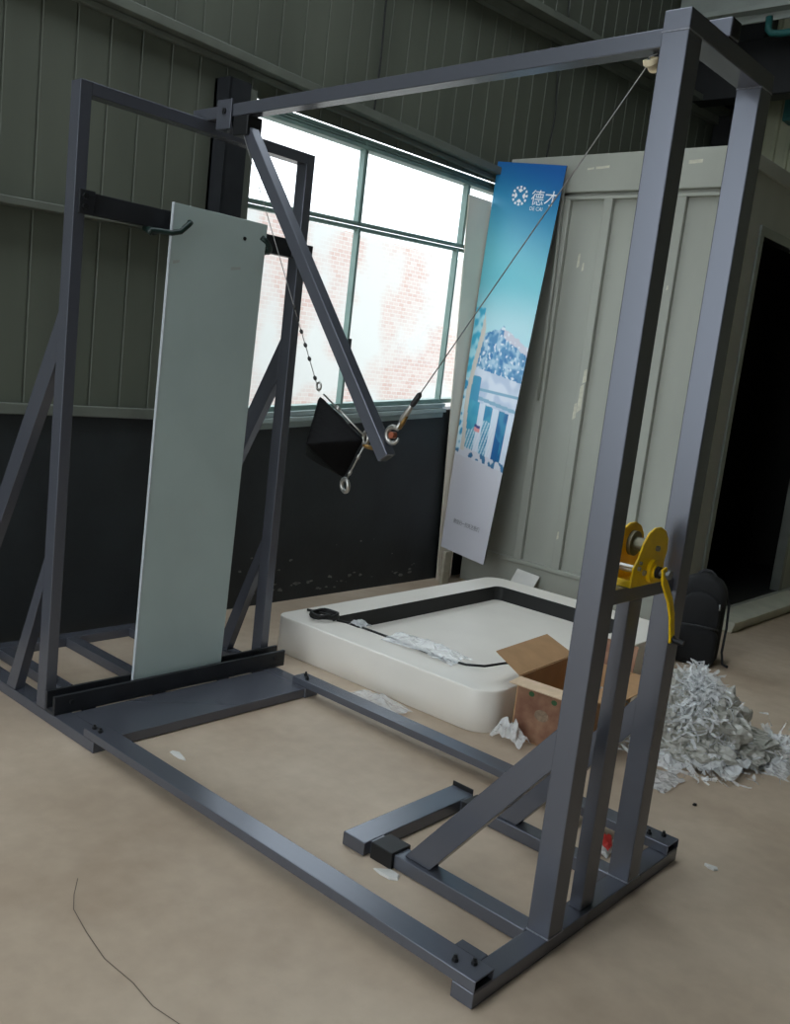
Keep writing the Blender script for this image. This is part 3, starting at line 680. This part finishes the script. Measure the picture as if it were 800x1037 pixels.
# ------------------------------------------------------------------ backpack
bp_ = empty('backpack', (-1.02, 3.565, 0)); tag(bp_, 'black backpack standing on the floor in front of the grey container', 'backpack')
RA = math.radians(20)
def pw(u, v, z): c, s = math.cos(RA), math.sin(RA); return Vector((-1.02+u*c-v*s, 3.565+u*s+v*c, z))
def pillow(b, cu, cv, z0, hw, hd, h, n=14, top=.75):
    rings_ = []
    for i in range(n+1):
        f = i/n; z = z0+h*f
        s = min(1, (1-(1-min(1, f/.12))**2)**.5*.15+.85) if f < .12 else 1
        if f > top: s = math.sqrt(max(0, 1-((f-top)/(1-top))**2))*.92+.08
        lp = rrect(hw*s, hd*(.7+.3*s), min(hw*s, hd*(.7+.3*s))*.55, 4)
        rings_.append([b.verts.new(pw(cu+u, cv+v, z)) for u, v in lp])
    for i in range(n):
        A, B = rings_[i], rings_[i+1]; m = len(A)
        for k in range(m): b.faces.new((A[k], A[(k+1) % m], B[(k+1) % m], B[k]))
    b.faces.new(rings_[0][::-1]); b.faces.new(rings_[-1])
b = BM(); pillow(b, 0, 0, .002, .135, .09, .53); obj('main_compartment', b, FABRIC, bp_, smooth=True)
b = BM(); pillow(b, 0, -.105, .01, .12, .05, .23, top=.7); obj('front_pocket', b, FABRIC, bp_, smooth=True)
b = BM(); pillow(b, 0, -.085, .22, .115, .04, .21, top=.5); obj('upper_pocket', b, FABRIC, bp_, smooth=True)
b = BM(); tube(b, [pw(-.05, .03, .485), pw(-.045, .03, .52), pw(-.02, .03, .54), pw(.02, .03, .54), pw(.045, .03, .52), pw(.05, .03, .485)], .010, 8); obj('top_handle', b, FABR2, bp_, smooth=True)
b = BM(); tube(b, [pw(-.12, -.145, .232), pw(-.06, -.158, .238), pw(0, -.160, .24), pw(.06, -.158, .238), pw(.12, -.145, .232)], .006, 6); obj('zipper', b, FABR2, bp_, smooth=True)
b = BM(); tube(b, [pw(.10, -.118, .38), pw(.104, -.122, .36), pw(.104, -.124, .345)], .005, 6); obj('zip_pull', b, BOLT, bp_, smooth=True)
b = BM(); pts = [pw(.12, .06, .44), pw(.15, .04, .36), pw(.158, .0, .22), pw(.155, -.03, .08), pw(.17, -.05, .015), pw(.20, -.07, .010)]; tube(b, pts, .008, 6); obj('strap', b, FABR2, bp_, smooth=True)

# ------------------------------------------------------------------ grey container room
YC = 3.75; CX0 = -2.98; CX1 = -1.30; CZ0, CZ1 = .10, 3.04; YE = 6.9
co = empty('container', (-2.1, 5.2, 0)); tag(co, 'grey beige sheet metal container with ribbed side and dark doorway', 'container')
b = BM(); box(b, CX0+.01, CX1-.01, YC+.045, YC+.06, .22, 2.86); obj('front_panel', b, CONT, co)
b = BM(); box(b, CX0, CX1, YC, YC+.10, 2.80, CZ1); obj('top_rail', b, CONT, co, bevel=.006)
b = BM(); box(b, CX0, CX1, YC+.012, YC+.10, 2.755, 2.778); obj('top_molding', b, CONT, co, bevel=.004)
b = BM(); box(b, CX0, CX1, YC+.005, YC+.10, .235, .265); obj('bottom_molding', b, CONT, co, bevel=.004)
b = BM(); box(b, CX0, CX1, YC+.02, YC+.12, .0, .235); obj('bottom_rail', b, CONT, co, bevel=.006)
for x in (-2.90, -2.49, -2.17, -1.66): 
    b = BM(); box(b, x-.032, x+.032, YC+.008, YC+.05, .265, 2.755); obj('rib', b, CONT, co, bevel=.006)
b = BM(); box(b, CX1-.10, CX1, YC, YC+.10, .235, 2.80); obj('corner_post', b, CONT, co, bevel=.006)
b = BM(); box(b, CX1-.06, CX1-.02, YC+.1, 4.24, .1, 2.95); box(b, CX1-.06, CX1-.02, 5.80, YE, .1, 2.95); box(b, CX1-.06, CX1-.02, 4.24, 5.80, 2.60, 2.95)
obj('door_side_panel', b, CONT, co)
b = BM(); box(b, CX1-.10, CX1, YC+.10, YE, 2.95, CZ1); obj('top_rail', b, CONT, co, bevel=.006)
b = BM(); prism(b, [(4.20, .1), (4.26, .1), (4.26, 2.60), (5.78, 2.60), (5.78, .1), (5.84, .1), (5.84, 2.66), (4.20, 2.66)], 'x', CX1-.08, CX1-.005); obj('door_frame', b, mat('door_frame_steel', (120, 124, 118), .35, .4, .1, 6), co, bevel=.004)
b = BM(); box(b, CX0, CX1-.02, YC+.1, YE, CZ1-.02, CZ1+.01); obj('roof', b, CONT, co)
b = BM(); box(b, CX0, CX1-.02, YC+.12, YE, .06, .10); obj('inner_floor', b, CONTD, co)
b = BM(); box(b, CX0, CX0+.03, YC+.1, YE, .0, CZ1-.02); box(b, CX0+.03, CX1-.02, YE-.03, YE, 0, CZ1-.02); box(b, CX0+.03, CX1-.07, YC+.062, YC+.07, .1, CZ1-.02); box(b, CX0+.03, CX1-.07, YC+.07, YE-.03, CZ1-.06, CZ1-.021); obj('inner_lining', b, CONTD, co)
b = BM(); box(b, CX1-.02, CX1+.012, YC+.12, YE, .02, .10); obj('side_bottom_rail', b, CONT, co, bevel=.004)
b = BM(); hexa(b, [(CX1+.012, 4.42, .02), (CX1+.17, 4.42, .0), (CX1+.17, 5.95, .0), (CX1+.012, 5.95, .02), (CX1+.012, 4.42, .10), (CX1+.19, 4.42, .075), (CX1+.19, 5.95, .075), (CX1+.012, 5.95, .10)]); obj('door_threshold', b, mat('pale_threshold_paint', (196, 196, 178), .5, 0, .1, 6), co, bevel=.006)
random.seed(11)
b = BM()
for (x, z, w, h) in ((-2.33, 2.945, .05, .012), (-2.24, 2.95, .10, .016), (-1.72, 2.95, .03, .014), (-1.60, 2.955, .09, .022)):
    quad(b, [(x-w/2, YC-.0015, z-h/2), (x+w/2, YC-.0015, z-h/2+.004), (x+w/2, YC-.0015, z+h/2+.004), (x-w/2, YC-.0015, z+h/2)])
for (x, z, w, h) in ((-2.35, 2.36, .02, .10), (-2.31, 2.32, .015, .06), (-2.16, 1.45, .035, .20), (-2.15, 1.60, .03, .10), (-2.19, 1.36, .025, .12), (-2.18, .50, .016, .06), (-1.66, 2.2, .014, .03)):
    yy = YC+.0065 if abs(x+2.17) < .03 or abs(x+1.66) < .03 else YC+.0435
    quad(b, [(x-w/2, yy, z-h/2), (x+w/2, yy, z-h/2*.7), (x+w/2*.7, yy, z+h/2), (x-w/2*.8, yy, z+h/2*.8)])
islands('tape_residue', b, TAPE, co)
# light strip hanging down beside the banner
b = BM(); tube(b, [(-2.515, YC-.012, 2.86), (-2.507, YC-.02, 2.80), (-2.49, YC-.012, 2.2), (-2.485, YC-.01, 1.4)], .011, 8); tag(obj('hanging_strip', b, CONT, loc=(-2.5, YC, 2), smooth=True), 'narrow pale strip hanging down the container beside the banner', 'strip')

# ------------------------------------------------------------------ boards in the corner
b = BM(); hexa(b, [(-3.028, 3.545, 0), (-3.018, 3.540, 0), (-3.008, 3.70, 0), (-3.018, 3.70, 0), (-3.060, 3.415, 2.735), (-3.050, 3.410, 2.735), (-3.042, 3.662, 2.735), (-3.052, 3.662, 2.735)])
bd = obj('board', b, BOARDM, loc=(-3.02, 3.6, 0), bevel=.002); tag(bd, 'tall plain beige board leaning on the window wall behind the banner', 'board')

# banner: printed leaning board
NU, NV = 90, 420
def smooth(a, b_, x): t = max(0, min(1, (x-a)/(b_-a))); return t*t*(3-2*t)
def mixc(a, b_, t): return tuple(a[i]+(b_[i]-a[i])*t for i in range(3))
def art(u, v):
    nz = lambda s, o=0: noise.noise(Vector((u*s+o, v*s*3.9, o)))
    # sky: printed blue gradient
    sky = mixc((22, 88, 158), (44, 134, 178), smooth(0, .14, v+.05*(1-u)))
    sky = mixc(sky, (110, 192, 206), smooth(.10, .30, v+.06*(1-u))); sky = mixc(sky, (172, 214, 222), smooth(.28, .41, v))
    c = sky
    peak = .405+.055*abs(u-.52)*1.6+.006*nz(14, 3)
    if v > peak:
        k = nz(9, 5)+.6*nz(22, 9)
        c = mixc((70, 132, 176), (168, 196, 214), smooth(-.35, .45, k))
        if nz(16, 2) > .22: c = mixc(c, (40, 110, 165), .75)
        if v < peak+.022 and u > .55: c = (196, 196, 208)
        if nz(26, 7) > .33: c = (214, 222, 230)
    vb = v-.02*u                             # building tilts with the print
    if vb > .515:
        c = mixc((206, 214, 226), (178, 192, 212), smooth(-.2, .3, nz(7, 1)))
        if .548+.02*(1-u) < vb < .556+.02*(1-u): c = (120, 164, 188)
        if .583 < vb < .592: c = (126, 166, 190)
    if vb > .598:
        col = (206, 216, 228); c = col
        for a0, a1, cc in ((.12, .34, (58, 148, 178)), (.45, .60, (44, 128, 166)), (.72, .90, (24, 96, 146))):
            if a0 < u < a1: c = mixc(cc, (86, 170, 190), .5*smooth(-.3, .3, nz(8, 4)))
        base = .655+.02*math.sin(u*9)
        if vb > base:
            st = math.sin((u*1.0+v*1.4)*120)
            if u < .68 and st > -.1: c = mixc(c, (222, 226, 234), .75)
            if .72 < u < .84: c = (30, 92, 146)
        if .30 < u < .42 and .655 < vb < .672: c = (222, 150, 150) if vb > .662 else (60, 70, 130)
    elif vb > .535 and u < .30: c = mixc((70, 156, 184), (60, 140, 176), u*3)
    if vb > .722: 
        c = (58, 112, 150) if nz(11, 6) > .05 and vb < .742 else (206, 208, 216)
    if v > .748+.012*u: c = (200, 199, 206)
    # white sweep with a slice of city on its outside, left edge
    xs = .17-.12*smooth(.37, .60, v)+.05*smooth(.6, .74, v)
    if .365 < v < .735:
        wdt = .075*smooth(.365, .43, v)
        if u < xs: c = mixc((172, 222, 234), (60, 170, 204), smooth(-.2, .3, nz(12, 8))) if v < .55 else mixc((206, 226, 236), (50, 150, 196), smooth(-.1, .2, nz(14, 8)))
        if xs <= u < xs+wdt: c = (206, 200, 190)
    return c
def bpt(u, v):
    tl_, tr2, bl_, br2 = Vector((-3.036, 3.668, 3.01)), Vector((-2.465, 3.668, 2.955)), Vector((-3.003, 3.525, .26)), Vector((-2.54, 3.43, .235))
    tw_ = v**1.0
    return tl_.lerp(tr2, u).lerp(bl_.lerp(br2, u), tw_)
b = BM(); vc = {}
cl = b.loops.layers.float_color.new('print')
G = [[b.verts.new(bpt(i/NU, j/NV)) for i in range(NU+1)] for j in range(NV+1)]
for j in range(NV):
    for i in range(NU):
        f = b.faces.new((G[j][i], G[j+1][i], G[j+1][i+1], G[j][i+1]))
        for l, (uu, vv) in zip(f.loops, ((i, j), (i, j+1), (i+1, j+1), (i+1, j))): l[cl] = (*lin(art(uu/NU, vv/NV)), 1)
PRINT = D.materials.new('banner_print'); PRINT.use_nodes = True
pn = PRINT.node_tree; at = pn.nodes.new('ShaderNodeVertexColor'); at.layer_name = 'print'
pn.links.new(at.outputs[0], pn.nodes['Principled BSDF'].inputs['Base Color']); pn.nodes['Principled BSDF'].inputs['Roughness'].default_value = .4
ban = empty('banner_board', (-2.78, 3.55, .2)); tag(ban, 'tall blue printed banner board leaning on the container end', 'banner')
me_before = obj('printed_face', b, PRINT, ban)
b = BM(); off = Vector((.0, .010, 0)); e = Vector((0, .002, 0))
gf = [[b.verts.new(bpt(i/9, j/30)+e) for i in range(10)] for j in range(31)]; gb = [[b.verts.new(bpt(i/9, j/30)+off) for i in range(10)] for j in range(31)]
for j in range(30):
    for i in range(9):
        b.faces.new((gf[j][i], gf[j][i+1], gf[j+1][i+1], gf[j+1][i])); b.faces.new((gb[j][i], gb[j+1][i], gb[j+1][i+1], gb[j][i+1]))
    for i in (0, 9): b.faces.new((gf[j][i], gf[j+1][i], gb[j+1][i], gb[j][i]))
for i in range(9):
    for j in (0, 30): b.faces.new((gf[j][i], gb[j][i], gb[j][i+1], gf[j][i+1]))
obj('backing', b, mat('foam_board_edge', (70, 70, 68), .7), ban)
nrm = (bpt(1, .1)-bpt(0, .1)).cross(bpt(.5, 1)-bpt(.5, 0)).normalized()
if nrm.y > 0: nrm = -nrm
# emblem: ring of petals
def bq(u, v): return bpt(u, v)+nrm*.0018
b = BM()
ecx, ecy, asp = .415, .080, .577/2.76
def epoly(pts): b.faces.new([b.verts.new(bq(ecx+x, ecy+y*asp)) for x, y in pts])
for k in range(12):
    a = k*math.pi/6; ro, ri, w = .115, .088, .16
    epoly([(ro*math.cos(a-w), ro*math.sin(a-w)), (ro*1.03*math.cos(a), ro*1.03*math.sin(a)), (ro*math.cos(a+w), ro*math.sin(a+w)), (ri*math.cos(a+w*.7), ri*math.sin(a+w*.7)), (ri*math.cos(a-w*.7), ri*math.sin(a-w*.7))])
for k in range(4):
    a = k*math.pi/2+math.pi/2
    epoly([(.078*math.cos(a-.5), .078*math.sin(a-.5)), (.085*math.cos(a), .085*math.sin(a)), (.078*math.cos(a+.5), .078*math.sin(a+.5)), (.042*math.cos(a+.25), .042*math.sin(a+.25)), (.042*math.cos(a-.25), .042*math.sin(a-.25))])
obj('emblem', b, WHITEPR, ban)
def text(name, s, u, v, size, m, parent):
    cu = D.curves.new(name, 'FONT'); cu.body = s; cu.size = size; cu.resolution_u = 3
    to = D.objects.new('tmp', cu); COL.objects.link(to)
    dg = bpy.context.evaluated_depsgraph_get(); me = D.meshes.new_from_object(to.evaluated_get(dg)); D.objects.remove(to)
    bb = BM(); bb.from_mesh(me); D.meshes.remove(me)
    for vv in bb.verts: vv.co = bq(u+vv.co.x/.577, v-vv.co.y/2.76)
    return obj(name, bb, m, parent)
text('lettering', '德才', .585, .097, .112, WHITEPR, ban)
text('lettering', 'DE CAI', .59, .113, .036, WHITEPR, ban)
text('lettering', '微信扫一扫关注我们', .20, .925, .037, GREYPR, ban)
# foot block under the banner
b = BM(); box(b, -2.915, -2.885, 3.44, 3.52, 0, .250); tag(obj('timber_block', b, mat('raw_timber', (150, 144, 128), .8, 0, .15, 20), loc=(-2.94, 3.5, 0), bevel=.003), 'short timber block under the bottom corner of the banner', 'block')
b = BM(); hexa(b, [(-2.47, 3.60, .0), (-2.28, 3.60, .0), (-2.28, 3.606, .0), (-2.47, 3.606, .0), (-2.46, 3.742, .20), (-2.27, 3.742, .185), (-2.27, 3.748, .185), (-2.46, 3.748, .20)])
tag(obj('foam_sheet', b, PAPER, loc=(-2.37, 3.6, 0)), 'small pale foam sheet leaning on the container behind the basin', 'sheet')

# ------------------------------------------------------------------ litter
def scrap(name, c, r, label, m, seed, cat='scrap', h=.006):
    random.seed(seed); b = BM(); n = 7
    top = [(c[0]+r[0]*random.uniform(.6, 1.1)*math.cos(6.283*i/n), c[1]+r[1]*random.uniform(.6, 1.1)*math.sin(6.283*i/n)) for i in range(n)]
    A = [b.verts.new((x, y, .001)) for x, y in top]; B = [b.verts.new((x*.9+c[0]*.1, y*.9+c[1]*.1, h*random.uniform(.6, 1.6))) for x, y in top]
    b.faces.new(A[::-1]); b.faces.new(B)
    for i in range(n): b.faces.new((A[i], A[(i+1) % n], B[(i+1) % n], B[i]))
    return tag(obj(name, b, m, loc=(c[0], c[1], 0)), label, cat, 'paper scraps on the floor' if name == 'paper_scrap' else None)
scrap('paper_scrap', (-1.585, .245), (.05, .018), 'small white paper scrap on the floor by the platform edge', PAPER, 2)
scrap('paper_scrap', (-.545, .285), (.05, .03), 'white paper scrap at the foot of the black sleeve', PAPER, 5)
scrap('paper_scrap', (.105, 1.21), (.03, .02), 'white paper scrap on the floor right of the tower base', PAPER, 8)
scrap('copper_offcut', (-1.86, 1.20), (.03, .02), 'small copper coloured offcut by the far rail end', COPPER, 11, h=.012)
scrap('black_scrap', (-.14, 1.62), (.010, .010), 'tiny black bit on the floor before the packing heap', BLACKST, 12)
pk = empty('snack_packet', (-.2, 1.09, 0)); tag(pk, 'small white and red packet on the floor behind the tower posts', 'packet')
b = BM(); crumple(b, (-.205, 1.0, .0), .05, .045, .05, 8, 51); obj('wrapper', b, PAPER, pk)
b = BM(); crumple(b, (-.185, .985, .02), .025, .02, .05, 6, 52); obj('red_label', b, RED, pk)
